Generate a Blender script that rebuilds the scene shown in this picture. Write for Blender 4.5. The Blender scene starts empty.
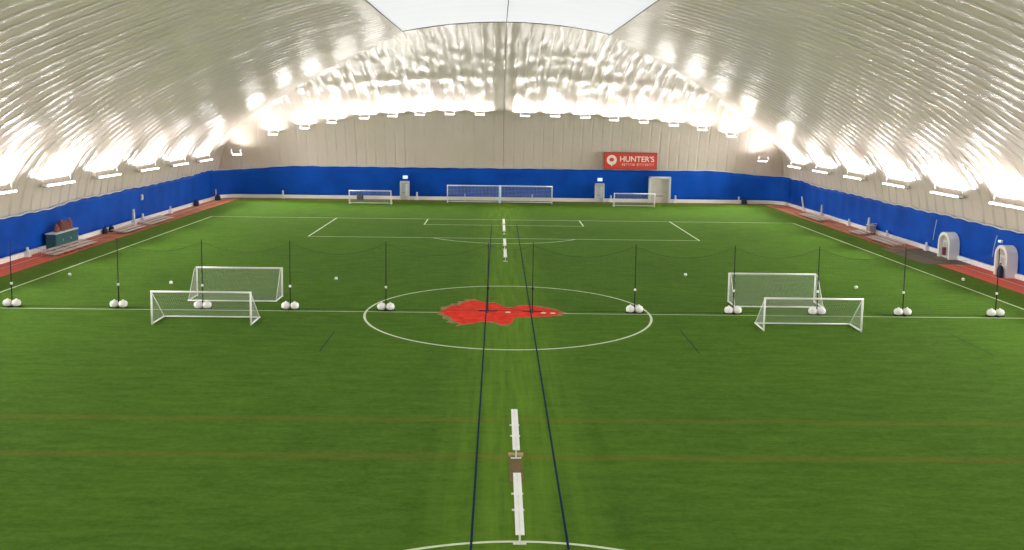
import bpy, math, random
from mathutils import Vector, Matrix, noise
random.seed(7)
C = bpy.context.scene.collection
PI = math.pi

# ------------------------------------------------------------------ helpers
class MB:
    def __init__(s): s.v=[]; s.f=[]
    def box(s, x0,x1,y0,y1,z0,z1, rot=0, piv=None):
        n=len(s.v)
        P=[(x0,y0,z0),(x1,y0,z0),(x1,y1,z0),(x0,y1,z0),(x0,y0,z1),(x1,y0,z1),(x1,y1,z1),(x0,y1,z1)]
        if rot:
            cx,cy=piv or ((x0+x1)/2,(y0+y1)/2); c,q=math.cos(rot),math.sin(rot)
            P=[(cx+(x-cx)*c-(y-cy)*q, cy+(x-cx)*q+(y-cy)*c, z) for x,y,z in P]
        s.v+=P
        s.f+=[tuple(n+i for i in f) for f in ((3,2,1,0),(4,5,6,7),(0,1,5,4),(1,2,6,5),(2,3,7,6),(3,0,4,7))]
        return s
    def tube(s, pts, r, seg=8, caps=True):
        pts=[Vector(p) for p in pts]; n0=len(s.v)
        for i,p in enumerate(pts):
            a=pts[max(i-1,0)]; b=pts[min(i+1,len(pts)-1)]
            t=(b-a).normalized()
            up=Vector((0,0,1)) if abs(t.z)<.9 else Vector((0,1,0))
            u=t.cross(up).normalized(); w=u.cross(t)
            rr=r[i] if isinstance(r,(list,tuple)) else r
            for k in range(seg):
                an=2*PI*(k+.5)/seg
                s.v.append(tuple(p+u*math.cos(an)*rr+w*math.sin(an)*rr))
        for i in range(len(pts)-1):
            for k in range(seg):
                a=n0+i*seg+k; b=n0+i*seg+(k+1)%seg
                s.f.append((a,b,b+seg,a+seg))
        if caps:
            s.f.append(tuple(n0+k for k in range(seg))[::-1])
            e=n0+(len(pts)-1)*seg; s.f.append(tuple(e+k for k in range(seg)))
        return s
    def lathe(s, prof, cx=0,cy=0, seg=16, sx=1, sy=1):
        n0=len(s.v)
        for r,z in prof:
            for k in range(seg):
                an=2*PI*k/seg; s.v.append((cx+r*math.cos(an)*sx, cy+r*math.sin(an)*sy, z))
        for i in range(len(prof)-1):
            for k in range(seg):
                a=n0+i*seg+k; b=n0+i*seg+(k+1)%seg
                s.f.append((a,b,b+seg,a+seg))
        s.f.append(tuple(n0+k for k in range(seg))[::-1])
        e=n0+(len(prof)-1)*seg; s.f.append(tuple(e+k for k in range(seg)))
        return s
    def poly(s, pts):
        n=len(s.v); s.v+=[tuple(p) for p in pts]; s.f.append(tuple(range(n,n+len(pts)))); return s
    def prism(s, pts2, axis, a, b):
        """extrude a 2D outline: axis 'x' -> pts are (y,z); axis 'y' -> pts are (x,z); 'z' -> (x,y)"""
        n=len(s.v); m=len(pts2)
        def mk(p,t): return {'x':(t,p[0],p[1]),'y':(p[0],t,p[1]),'z':(p[0],p[1],t)}[axis]
        s.v+=[mk(p,a) for p in pts2]+[mk(p,b) for p in pts2]
        s.f.append(tuple(range(n,n+m))[::-1]); s.f.append(tuple(range(n+m,n+2*m)))
        for i in range(m):
            j=(i+1)%m; s.f.append((n+i,n+j,n+m+j,n+m+i))
        return s
    def build(s, name, mat, parent=None, smooth=False, bevel=0):
        me=bpy.data.meshes.new(name); me.from_pydata(s.v,[],s.f); me.validate(); me.update()
        o=bpy.data.objects.new(name,me); C.objects.link(o)
        me.materials.append(mat)
        if smooth: me.polygons.foreach_set('use_smooth',[True]*len(me.polygons))
        if parent: o.parent=parent
        import bmesh
        bm=bmesh.new(); bm.from_mesh(me); bmesh.ops.recalc_face_normals(bm,faces=bm.faces); bm.to_mesh(me); bm.free()
        if bevel:
            b=o.modifiers.new('bevel','BEVEL'); b.width=bevel; b.segments=2; b.limit_method='ANGLE'
        return o

def tag(o,label,cat,group=None,kind=None):
    o['label']=label; o['category']=cat
    if group: o['group']=group
    if kind: o['kind']=kind
    return o
def thing(name,label,cat,loc=(0,0,0),rz=0,group=None):
    o=bpy.data.objects.new(name,None); C.objects.link(o); o.empty_display_size=.3
    o.location=loc; o.rotation_euler=(0,0,rz)
    return tag(o,label,cat,group)
def struct(o): o['kind']='structure'; return o
def dup(root,loc,rz=0,label=None,group=None):
    r=root.copy(); C.objects.link(r); r.location=loc; r.rotation_euler=(0,0,rz)
    if label: r['label']=label
    if group: r['group']=group
    for ch in list(root.children):
        c=ch.copy(); C.objects.link(c); c.parent=r
        for g in ch.children:
            d=g.copy(); C.objects.link(d); d.parent=c
    return r

# ------------------------------------------------------------------ materials
def mat(name,col,rough=.6,spec=.5,metal=0,var=0,scale=5,bump=0,bscale=20,emit=None,es=0,coat=0):
    m=bpy.data.materials.new(name); m.use_nodes=True; nt=m.node_tree; N=nt.nodes; L=nt.links
    b=N['Principled BSDF']
    b.inputs['Base Color'].default_value=(*col,1); b.inputs['Roughness'].default_value=rough
    b.inputs['Specular IOR Level'].default_value=spec; b.inputs['Metallic'].default_value=metal
    b.inputs['Coat Weight'].default_value=coat
    tc=N.new('ShaderNodeTexCoord')
    no=N.new('ShaderNodeTexNoise'); no.inputs['Scale'].default_value=scale; no.inputs['Detail'].default_value=4
    L.new(tc.outputs['Object'],no.inputs['Vector'])
    mx=N.new('ShaderNodeMix'); mx.data_type='RGBA'
    v=max(var,.04)
    mx.inputs[6].default_value=(*[c*(1-v) for c in col],1); mx.inputs[7].default_value=(*[min(1,c*(1+v)) for c in col],1)
    L.new(no.outputs['Fac'],mx.inputs[0]); L.new(mx.outputs[2],b.inputs['Base Color'])
    if bump:
        n2=N.new('ShaderNodeTexNoise'); n2.inputs['Scale'].default_value=bscale; L.new(tc.outputs['Object'],n2.inputs['Vector'])
        bp=N.new('ShaderNodeBump'); bp.inputs['Strength'].default_value=1; bp.inputs['Distance'].default_value=bump
        L.new(n2.outputs['Fac'],bp.inputs['Height']); L.new(bp.outputs['Normal'],b.inputs['Normal'])
    if emit:
        b.inputs['Emission Color'].default_value=(*emit,1); b.inputs['Emission Strength'].default_value=es
    return m

M={}
M['white']=mat('white_powder_coat',(.8,.8,.78),.4)
M['net_white']=mat('white_net_cord',(.62,.64,.62),.8)
M['black']=mat('black_steel',(.012,.014,.016),.75,.2)
M['net_black']=mat('black_net_cord',(.014,.018,.018),.9)
M['jug']=mat('white_plastic_jug',(.85,.84,.82),.4,bump=.01,bscale=9)
M['rubber']=mat('black_rubber',(.02,.02,.02),.85)
M['alu']=mat('brushed_bench_aluminium',(.8,.8,.77),.45,.5,.15,var=.08,scale=3)
M['alu_dull']=mat('weathered_bleacher_aluminium',(.60,.52,.48),.55,.4,0,var=.3,scale=4)
M['tan']=mat('tan_wood',(.46,.33,.17),.7)
M['kerb']=mat('white_painted_kerb',(.86,.87,.88),.6,var=.08,scale=.6)
M['door']=mat('grey_white_door',(.62,.65,.68),.5)
M['door_bright']=mat('bright_glass_panel',(.85,.9,.95),.3)
M['beige']=mat('beige_roll_door',(.60,.57,.53),.6,var=.12,scale=1)
M['exit']=mat('lit_exit_sign',(.6,.75,.95),.5,emit=(.6,.8,1),es=.8)
M['red_sign']=mat('red_banner_vinyl',(.62,.055,.035),.5,var=.12,scale=.5)
M['lettering']=mat('white_vinyl_lettering',(.9,.82,.78),.6)
M['lettering2']=mat('pink_white_vinyl_small_lettering',(.8,.42,.36),.6)
M['teal']=mat('dark_teal_steel',(.012,.085,.095),.5,var=.25,scale=1)
M['rust']=mat('rust_brown_cloth',(.20,.07,.06),.8,var=.4,scale=3,bump=.03,bscale=4)
M['collar']=mat('off_white_vinyl_collar',(.85,.86,.84),.5,var=.06,scale=.7,bump=.01,bscale=3)
M['doorpanel']=mat('warm_grey_vestibule_wall',(.50,.44,.38),.6)
M['maroon']=mat('dark_maroon_steel',(.14,.02,.04),.5)
M['navy']=mat('dark_navy_cloth',(.01,.015,.06),.8)
M['greybag']=mat('grey_canvas',(.30,.29,.27),.8,var=.2,scale=5)
M['cable']=mat('dark_grey_cable',(.09,.09,.09),.6)
M['lamp_body']=mat('white_lamp_housing',(.8,.8,.8),.5)
M['lens']=mat('lit_floodlight_lens',(.9,.9,.9),.5,emit=(1,.98,.95),es=6)
M['pad']=mat('light_blue_post_padding',(.55,.68,.8),.6)
M['ball']=mat('white_football_leather',(.85,.85,.82),.4)

def node_mat(name):
    m=bpy.data.materials.new(name); m.use_nodes=True
    return m,m.node_tree.nodes,m.node_tree.links

def turf():
    m,N,L=node_mat('artificial_turf'); b=N['Principled BSDF']
    b.inputs['Roughness'].default_value=.9; b.inputs['Specular IOR Level'].default_value=.02
    geo=N.new('ShaderNodeNewGeometry')
    def noise_(sx,sy,scale,det=4,rough=.6):
        mp=N.new('ShaderNodeMapping'); mp.inputs['Scale'].default_value=(sx,sy,1)
        L.new(geo.outputs['Position'],mp.inputs['Vector'])
        n=N.new('ShaderNodeTexNoise'); n.inputs['Scale'].default_value=scale; n.inputs['Detail'].default_value=det; n.inputs['Roughness'].default_value=rough
        L.new(mp.outputs[0],n.inputs['Vector']); return n.outputs['Fac']
    def mix(a,bb,f):
        x=N.new('ShaderNodeMix'); x.data_type='RGBA'
        for s,k in ((a,6),(bb,7)):
            if isinstance(s,tuple): x.inputs[k].default_value=(*s,1)
            else: L.new(s,x.inputs[k])
        if isinstance(f,(int,float)): x.inputs[0].default_value=f
        else: L.new(f,x.inputs[0])
        return x.outputs[2]
    def mathn(op,a,c=None,d=None,clamp=False):
        x=N.new('ShaderNodeMath'); x.operation=op; x.use_clamp=clamp
        for i,s in enumerate((a,c,d)):
            if s is None: continue
            if isinstance(s,(int,float)): x.inputs[i].default_value=s
            else: L.new(s,x.inputs[i])
        return x.outputs[0]
    def ramp(f,lo,hi):
        x=N.new('ShaderNodeMapRange'); x.inputs['From Min'].default_value=lo; x.inputs['From Max'].default_value=hi; x.clamp=True
        L.new(f,x.inputs['Value']); return x.outputs['Result']
    big=ramp(noise_(1,1,.09,5,.7),.38,.62); streak=ramp(noise_(.4,1.6,1.1,7,.8),.33,.67); fine=ramp(noise_(1,1.5,3.2,6,.85),.3,.7)
    c=mix((.046,.105,.016),(.076,.170,.015),big)
    c=mix(c,mix((.014,.060,.004),(.135,.245,.034),fine),.6)
    c=mix(c,mix((.020,.075,.005),(.105,.195,.030),streak),.45)
    sep=N.new('ShaderNodeSeparateXYZ'); L.new(geo.outputs['Position'],sep.inputs[0]); X,Y=sep.outputs[0],sep.outputs[1]
    # paler middle of the pitch: trodden fibres plus brighter light, painted into the colour
    band=ramp(mathn('ABSOLUTE',X),3.6,.4)
    c=mix(c,(.140,.260,.025),mathn('MULTIPLY',band,mathn('MULTIPLY',.8,ramp(noise_(2.2,.12,1.2,4),.25,.75))))
    # brown-orange old sewn lines across the near half
    for y0,w,k in ((-20.5,.24,.33),(-24.6,.26,.36)):
        d=mathn('ABSOLUTE',mathn('SUBTRACT',Y,y0)); f=ramp(d,w*1.5,w*.5)
        f=mathn('MULTIPLY',f,mathn('MULTIPLY',k,ramp(noise_(.5,2,1.2,5,.8),.25,.6)))
        c=mix(c,(.20,.13,.03),f)
    # rust-coloured rubber granules scattered at the far end strip
    f=mathn('MULTIPLY',ramp(Y,71.6,75.0),.85)
    c=mix(c,(.20,.13,.035),f)
    f=mathn('MULTIPLY',ramp(mathn('ABSOLUTE',X),36.6,38.4),mathn('MULTIPLY',.6,ramp(noise_(1,1,.8,4),.3,.7)))
    c=mix(c,(.17,.13,.04),f)
    L.new(c,b.inputs['Base Color'])
    bp=N.new('ShaderNodeBump'); bp.inputs['Strength'].default_value=.6; bp.inputs['Distance'].default_value=.04
    L.new(noise_(1,1,9,4,.8),bp.inputs['Height']); L.new(bp.outputs[0],b.inputs['Normal'])
    return m
M['turf']=turf()

def liner(nm,ax,sp):
    m,N,L=node_mat(nm); b=N['Principled BSDF']
    b.inputs['Roughness'].default_value=.22; b.inputs['Specular IOR Level'].default_value=.17
    geo=N.new('ShaderNodeNewGeometry')
    n=N.new('ShaderNodeTexNoise'); n.inputs['Scale'].default_value=.12; n.inputs['Detail'].default_value=4
    L.new(geo.outputs['Position'],n.inputs['Vector'])
    r=N.new('ShaderNodeValToRGB'); r.color_ramp.elements[0].position=.35; r.color_ramp.elements[1].position=.65
    r.color_ramp.elements[0].color=(.635,.555,.485,1); r.color_ramp.elements[1].color=(.70,.60,.56,1)
    L.new(n.outputs['Fac'],r.inputs[0]); L.new(r.outputs[0],b.inputs['Base Color'])
    n2=N.new('ShaderNodeTexNoise'); n2.inputs['Scale'].default_value=1.4; n2.inputs['Detail'].default_value=5; n2.inputs['Roughness'].default_value=.6
    L.new(geo.outputs['Position'],n2.inputs['Vector'])
    bp=N.new('ShaderNodeBump'); bp.inputs['Strength'].default_value=.9; bp.inputs['Distance'].default_value=.06
    L.new(n2.outputs['Fac'],bp.inputs['Height'])
    # narrow stitched ridges across the span, tight in some places and slack in others
    sep=N.new('ShaderNodeSeparateXYZ'); L.new(geo.outputs['Position'],sep.inputs[0])
    def mth(op,a,c=None):
        x=N.new('ShaderNodeMath'); x.operation=op
        for i,q in enumerate((a,c)):
            if q is None: continue
            if isinstance(q,(int,float)): x.inputs[i].default_value=q
            else: L.new(q,x.inputs[i])
        return x.outputs[0]
    w=mth('MULTIPLY',sep.outputs[ax],PI/sp)
    rd=mth('POWER',mth('ABSOLUTE',mth('COSINE',w)),24)
    n3=N.new('ShaderNodeTexNoise'); n3.inputs['Scale'].default_value=.35; n3.inputs['Detail'].default_value=2
    L.new(geo.outputs['Position'],n3.inputs['Vector'])
    mr=N.new('ShaderNodeMapRange'); mr.inputs['From Min'].default_value=.38; mr.inputs['From Max'].default_value=.62; L.new(n3.outputs['Fac'],mr.inputs['Value'])
    h=mth('MULTIPLY',rd,mth('ADD',.25,mr.outputs[0]))
    b2=N.new('ShaderNodeBump'); b2.invert=True; b2.inputs['Strength'].default_value=1; b2.inputs['Distance'].default_value=.13 if ax else .06
    L.new(h,b2.inputs['Height']); L.new(bp.outputs[0],b2.inputs['Normal']); L.new(b2.outputs[0],b.inputs['Normal'])
    return m
M['liner']=liner('dome_side_liner_fabric',1,1.75); M['liner_end']=liner('dome_end_liner_fabric',0,1.433)

def skylight():
    m,N,L=node_mat('translucent_roof_fabric'); b=N['Principled BSDF']; out=N['Material Output']
    b.inputs['Base Color'].default_value=(.75,.76,.77,1); b.inputs['Roughness'].default_value=.6
    geo=N.new('ShaderNodeNewGeometry')
    mp=N.new('ShaderNodeMapping'); mp.inputs['Scale'].default_value=(.05,1,1); L.new(geo.outputs['Position'],mp.inputs[0])
    n=N.new('ShaderNodeTexNoise'); n.inputs['Scale'].default_value=.8; L.new(mp.outputs[0],n.inputs['Vector'])
    r=N.new('ShaderNodeValToRGB'); r.color_ramp.elements[0].color=(.80,.81,.84,1); r.color_ramp.elements[1].color=(.90,.91,.94,1)
    L.new(n.outputs['Fac'],r.inputs[0])
    t=N.new('ShaderNodeBsdfTranslucent'); L.new(r.outputs[0],t.inputs['Color'])
    mx=N.new('ShaderNodeMixShader'); mx.inputs[0].default_value=.6
    L.new(b.outputs[0],mx.inputs[1]); L.new(t.outputs[0],mx.inputs[2]); L.new(mx.outputs[0],out.inputs['Surface'])
    return m
M['sky']=skylight()

def curtain():
    m,N,L=node_mat('blue_vinyl_curtain'); b=N['Principled BSDF']
    b.inputs['Roughness'].default_value=.6; b.inputs['Specular IOR Level'].default_value=.12
    geo=N.new('ShaderNodeNewGeometry')
    n=N.new('ShaderNodeTexNoise'); n.inputs['Scale'].default_value=.35; n.inputs['Detail'].default_value=4
    L.new(geo.outputs['Position'],n.inputs['Vector'])
    r=N.new('ShaderNodeValToRGB'); r.color_ramp.elements[0].position=.3; r.color_ramp.elements[1].position=.7
    r.color_ramp.elements[0].color=(.001,.050,.34,1); r.color_ramp.elements[1].color=(.002,.080,.50,1)
    L.new(n.outputs['Fac'],r.inputs[0]); L.new(r.outputs[0],b.inputs['Base Color'])
    return m
M['curtain']=curtain()
M['hem']=mat('pale_webbing_hem',(.62,.66,.74),.6)

def track():
    m,N,L=node_mat('red_rubber_track'); b=N['Principled BSDF']; b.inputs['Roughness'].default_value=.75
    geo=N.new('ShaderNodeNewGeometry'); sep=N.new('ShaderNodeSeparateXYZ'); L.new(geo.outputs['Position'],sep.inputs[0])
    mr=N.new('ShaderNodeMapRange'); mr.inputs['From Min'].default_value=20; mr.inputs['From Max'].default_value=34; L.new(sep.outputs[1],mr.inputs['Value'])
    n=N.new('ShaderNodeTexNoise'); n.inputs['Scale'].default_value=.7; n.inputs['Detail'].default_value=5; L.new(geo.outputs['Position'],n.inputs['Vector'])
    r=N.new('ShaderNodeValToRGB'); r.color_ramp.elements[0].position=.35; r.color_ramp.elements[1].position=.65
    r.color_ramp.elements[0].color=(.34,.085,.03,1); r.color_ramp.elements[1].color=(.52,.17,.07,1)
    L.new(n.outputs['Fac'],r.inputs[0])
    mx=N.new('ShaderNodeMix'); mx.data_type='RGBA'; mx.inputs[6].default_value=(.60,.085,.04,1)
    L.new(mr.outputs[0],mx.inputs[0]); L.new(r.outputs[0],mx.inputs[7]); L.new(mx.outputs[2],b.inputs['Base Color'])
    return m
M['track']=track()
M['trackline']=mat('pale_track_line',(.62,.42,.34),.7)
M['mat_grey']=mat('grey_entrance_matting',(.105,.085,.055),.85,var=.2,scale=1)
M['line_white']=mat('white_turf_line',(.58,.66,.46),.8,var=.15,scale=3)
M['line_blue']=mat('dark_blue_turf_line',(.008,.022,.055),.9,.06,var=.3,scale=3)

def red_paint():
    m,N,L=node_mat('worn_red_turf_paint'); b=N['Principled BSDF']; b.inputs['Roughness'].default_value=.9; b.inputs['Specular IOR Level'].default_value=.05
    geo=N.new('ShaderNodeNewGeometry')
    n=N.new('ShaderNodeTexNoise'); n.inputs['Scale'].default_value=1.6; n.inputs['Detail'].default_value=5; L.new(geo.outputs['Position'],n.inputs['Vector'])
    r=N.new('ShaderNodeValToRGB'); r.color_ramp.elements[0].position=.3; r.color_ramp.elements[1].position=.7
    r.color_ramp.elements[0].color=(.55,.022,.012,1); r.color_ramp.elements[1].color=(.74,.055,.03,1)
    L.new(n.outputs['Fac'],r.inputs[0]); L.new(r.outputs[0],b.inputs['Base Color'])
    return m
M['red_paint']=red_paint()
def red_fringe():
    m,N,L=node_mat('thin_red_turf_paint'); b=N['Principled BSDF']; b.inputs['Roughness'].default_value=.8
    geo=N.new('ShaderNodeNewGeometry')
    n=N.new('ShaderNodeTexNoise'); n.inputs['Scale'].default_value=3; n.inputs['Detail'].default_value=5; L.new(geo.outputs['Position'],n.inputs['Vector'])
    r=N.new('ShaderNodeValToRGB'); r.color_ramp.elements[0].position=.42; r.color_ramp.elements[1].position=.62
    r.color_ramp.elements[0].color=(.085,.17,.02,1); r.color_ramp.elements[1].color=(.45,.08,.03,1)
    L.new(n.outputs['Fac'],r.inputs[0]); L.new(r.outputs[0],b.inputs['Base Color'])
    return m
M['red_fringe']=red_fringe()

# ------------------------------------------------------------------ dome profile
HX,HY=42.0,76.5
def pchip(pts):
    xs=[p[0] for p in pts]; ys=[p[1] for p in pts]; n=len(xs)
    h=[xs[i+1]-xs[i] for i in range(n-1)]; d=[(ys[i+1]-ys[i])/h[i] for i in range(n-1)]
    m=[d[0]]+[0 if d[i-1]*d[i]<=0 else 2*d[i-1]*d[i]/(d[i-1]+d[i]) for i in range(1,n-1)]+[d[-1]]
    def f(x):
        if x<=xs[0]: return ys[0]
        if x>=xs[-1]: return ys[-1]
        i=max(k for k in range(n-1) if xs[k]<=x)
        t=(x-xs[i])/h[i]
        return (2*t**3-3*t*t+1)*ys[i]+(t**3-2*t*t+t)*h[i]*m[i]+(-2*t**3+3*t*t)*ys[i+1]+(t**3-t*t)*h[i]*m[i+1]
    return f
ZT=21.8
zs_of_d=pchip([(0,3.7),(.3,5.4),(.9,7.0),(3.2,9.8),(7,12.5),(9,13.8),(14,16.3),(22,19.4),(30.4,ZT)])
ze_of_d=pchip([(0,4.7),(.6,7.4),(1.5,10),(2.8,12.2),(5,14.2),(9,16.4),(15,18.6),(23,20.6),(31.5,ZT)])
def inv(f,z,hi):
    if z<=f(0): return 0.
    lo=0.
    for _ in range(50):
        m=(lo+hi)/2
        if f(m)<z: lo=m
        else: hi=m
    return (lo+hi)/2
def ds(z): return inv(zs_of_d,z,30.4)
def de(z): return inv(ze_of_d,z,31.5)
NR=56
zrows=[0,2,3.7]+[zs_of_d(30.4*(j/NR)**1.35) for j in range(1,NR+1)]
zrows[-1]=ZT
DS=[ds(z) for z in zrows]; DE=[de(z) for z in zrows]
DS[-1]=30.4; DE[-1]=31.5

def fold(u,s,seed):
    """pillow shape between two cables: cusps at whole multiples of the spacing"""
    k=math.floor(u/s); fr=u/s-k
    j=noise.noise(Vector((k*7.3+seed,.5,.5)))
    return (abs(math.sin(PI*fr))**.75)*(1+.45*j)

def build_liner():
    mb=MB()
    S=1.75
    n=len(zrows)
    # long sides
    for sg in (-1,1):
        cols=[]; Y=-HY
        while Y<HY: cols.append(Y); Y+=S/10
        cols.append(HY)
        base=len(mb.v); nc=len(cols)
        for j,z in enumerate(zrows):
            Ym=HY-DE[j]; d=DS[j]
            j0=max(j-1,0); j1=min(j+1,n-1)
            tx,tz=(DS[j1]-DS[j0]),(zrows[j1]-zrows[j0]); l=math.hypot(tx,tz) or 1; tx/=l; tz/=l
            # outward normal in (d,z): (-tz, tx)
            amp=.10*min(1,max(0,(z-4.2)/3))
            if j>=n-4: amp*=(n-1-j)/3
            for Yc in cols:
                Yq=max(-Ym,min(Ym,Yc))
                edge=min(1,max(0,(Ym-abs(Yc))/1.0))
                a=amp*edge*fold(Yc,S,sg*3)
                a+=.06*edge*amp/.13*noise.noise(Vector((Yc*.25,d*.9,sg*9)))
                dd=d-tz*a; zz=z+tx*a
                mb.v.append((sg*(HX-dd),Yq,zz))
        for j in range(n-1):
            for i in range(nc-1):
                if cols[i]>HY-DE[j] or cols[i+1]<-(HY-DE[j]): continue
                a=base+j*nc+i
                mb.f.append((a,a+1,a+nc+1,a+nc))
    nside=len(mb.f)
    # two ends
    SE=1.433
    for sg in (-1,1):
        cols=[]; X=-HX
        k=0
        while X<HX: cols.append(X); X+=SE/9
        cols.append(HX)
        base=len(mb.v); nc=len(cols)
        for j,z in enumerate(zrows):
            Xm=HX-DS[j]; d=DE[j]
            j0=max(j-1,0); j1=min(j+1,n-1)
            ty,tz=(DE[j1]-DE[j0]),(zrows[j1]-zrows[j0]); l=math.hypot(ty,tz) or 1; ty/=l; tz/=l
            amp=.15*min(1,max(0,(z-10.5)/3))+.008
            if j>=n-3: amp*=(n-1-j)/2
            for Xc in cols:
                Xq=max(-Xm,min(Xm,Xc))
                edge=min(1,max(0,(Xm-abs(Xc))/.8))
                wob=.35*noise.noise(Vector((Xc*.12,d*.22,4.)))*max(0,min(1,(z-13)/3))
                a=amp*edge*fold(Xc+wob*SE,SE,sg*5+20)
                # soft cross creases where the liner sags between its ties
                cr=.16*math.exp(-((z-(17.6-.0022*Xc*Xc))/.45)**2)
                a+=edge*(-cr*.9*(1 if z<20.5 else 0))
                a+=edge*amp*.9*noise.noise(Vector((Xc*.5,d*.5,sg*2.)))
                bulge=0
                if abs(Xq)<11.6: bulge=1.2*(1-(Xq/11.6)**2)*(d/31.5)**2
                dd=d-tz*a; zz=z+ty*a+bulge
                mb.v.append((Xq,sg*(HY-dd),zz))
        for j in range(n-1):
            for i in range(nc-1):
                if cols[i]>HX-DS[j] or cols[i+1]<-(HX-DS[j]): continue
                a=base+j*nc+i
                mb.f.append((a,a+1,a+nc+1,a+nc))
    o=mb.build('ceiling',M['liner'],smooth=True)
    o.data.materials.append(M['liner_end'])
    for i,p in enumerate(o.data.polygons): p.material_index=1 if i>=nside else 0
    import bmesh
    bm=bmesh.new(); bm.from_mesh(o.data)
    bmesh.ops.remove_doubles(bm,verts=bm.verts,dist=.0015)
    bmesh.ops.recalc_face_normals(bm,faces=bm.faces)
    bm.to_mesh(o.data); bm.free()
    return struct(o)
build_liner()

def strip_z(X): return ZT+1.2*(1-(X/11.6)**2)
mb=MB(); nx,ny=24,70
for i in range(ny+1):
    Y=-45.05+90.1*i/ny
    for k in range(nx+1):
        X=-11.65+23.3*k/nx
        mb.v.append((X,Y,strip_z(max(-11.6,min(11.6,X)))+.02))
for i in range(ny):
    for k in range(nx):
        a=i*(nx+1)+k; mb.f.append((a,a+1,a+nx+2,a+nx+1))
struct(mb.build('window_1',M['sky'],smooth=True))
# webbing that edges the translucent roof strip
for i,(pts) in enumerate(([(-11.6,-45,ZT-.03),(-11.6,45,ZT-.03)],[(11.6,-45,ZT-.03),(11.6,45,ZT-.03)],
                          [(-11.6+23.2*k/24,44.95,strip_z(-11.6+23.2*k/24)-.05) for k in range(25)])):
    struct(MB().tube(pts,.05,6).build('trim_%d'%(i+1),M['cable'],smooth=True))
# ridge cable: along the crown then down the far end
pts=[(0,-45,22.9),(0,45,22.9)]
for j in range(len(zrows)-2,3,-3):
    d=DE[j]; pts.append((-.02,HY-d-.18,zrows[j]+1.2*(d/31.5)**2-.12))
pts.append((-.02,HY-.5,4.9))
tag(MB().tube(pts,[.06,.045]+[.03]*(len(pts)-2),6).build('ridge_cable',M['cable'],smooth=True),'thin dark cable running down the middle of the white roof strip and end liner','cable')

# ------------------------------------------------------------------ floor
mb=MB(); mb.poly([(-HX,-HY,0),(HX,-HY,0),(HX,HY,0),(-HX,HY,0)])
struct(mb.build('floor',M['turf']))
for nm,x0,x1 in (('left',-41.45,-38.35),('right',38.35,41.65)):
    mb=MB().box(x0,x1,-70,74.2,-.02,.012)
    t=struct(mb.build('running_track',M['track']))
    xm=(x0+x1)/2+(-.25 if nm=='left' else .1)
    l=MB().box(xm-.06,xm+.06,-70,73.6,.010,.018).build('lane_line',M['trackline'],t)
t=struct(MB().box(37.2,41.6,21.5,31.0,.004,.022).build('entrance_matting',M['mat_grey']))

def band(mb,x0,y0,x1,y1,w,z=.008):
    d=Vector((x1-x0,y1-y0)).normalized(); n=Vector((-d.y,d.x))*w/2
    mb.poly([(x0+n.x,y0+n.y,z),(x0-n.x,y0-n.y,z),(x1-n.x,y1-n.y,z),(x1+n.x,y1+n.y,z)])
def arc(mb,cx,cy,r,a0,a1,w,n=96,z=.008):
    for i in range(n):
        A=a0+(a1-a0)*i/n; B=a0+(a1-a0)*(i+1)/n
        mb.poly([(cx+(r-w/2)*math.cos(A),cy+(r-w/2)*math.sin(A),z),(cx+(r+w/2)*math.cos(A),cy+(r+w/2)*math.sin(A),z),
                 (cx+(r+w/2)*math.cos(B),cy+(r+w/2)*math.sin(B),z),(cx+(r-w/2)*math.cos(B),cy+(r-w/2)*math.sin(B),z)])
W,D=35.2,51.54
mb=MB(); w=.13
for s in (-1,1): band(mb,s*W,-D,s*W,D,.16)
for s in (-1,1):
    band(mb,-W,s*D,W,s*D,w)
    for q in (-1,1): band(mb,q*20.15,s*D,q*20.15,s*(D-16.5),.15); band(mb,q*9.16,s*D,q*9.16,s*(D-5.5),.15)
    band(mb,-20.15,s*(D-16.5),20.15,s*(D-16.5),w); band(mb,-9.16,s*(D-5.5),9.16,s*(D-5.5),w)
    a=math.acos(5.5/9.15)
    c0=-PI/2 if s>0 else PI/2
    arc(mb,0,s*(D-11),9.15,c0-a,c0+a,w,60)
band(mb,-W,0,W,0,w*.8)
arc(mb,0,0,9.15,0,2*PI,.15)
arc(mb,0,0,.12,0,2*PI,.2,16,z=.012)
struct(mb.build('pitch_markings',M['line_white']))
mb=MB()
band(mb,-1.42,-D,-1.42,47,.075,.017); band(mb,1.47,-D,1.47,47,.075,.017)
for x,y0,y1 in ((-10.2,-9.9,-5.4),(10.3,-9.6,-4.2),(26.5,-9.2,-4.5)): band(mb,x,y0,x,y1,.045,.011)
struct(mb.build('blue_markings',M['line_blue']))

# worn red crest painted on the centre spot
red=[(-4.4,0),(-4.0,1.5),(-3.2,2.8),(-2.7,3.7),(-2.1,4.0),(-1.5,3.1),(-.9,3.2),(-.1,1.7),(.3,1.7),(.9,2.4),(1.7,2.3),(2.8,1.4),(3.3,.8),(3.5,.2),(3.1,-.6),(2.4,-.9),(1.6,-1.0),(.4,-1.3),(.2,-2.7),(-.1,-3.4),(-.5,-3.3),(-.8,-2.6),(-1.6,-2.4),(-2.1,-2.9),(-2.8,-3.4),(-3.2,-2.8),(-3.8,-1.2)]
def ragged(pts,sc,amp,seed,z):
    out=[]; n=len(pts)
    for i in range(n):
        a=Vector(pts[i]); b=Vector(pts[(i+1)%n])
        for k in range(7):
            p=a.lerp(b,k/7); r=p.length
            q=p*(sc*(1+amp*noise.noise(Vector((p.x*3.1,p.y*3.1,seed)))))
            out.append((q.x,q.y,z))
    return out
def fan(mb,pts,z):
    n0=len(mb.v); mb.v.append((-.6,.2,z)); mb.v+=pts
    n=len(pts)
    for i in range(n): mb.f.append((n0,n0+1+i,n0+1+(i+1)%n))
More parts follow.
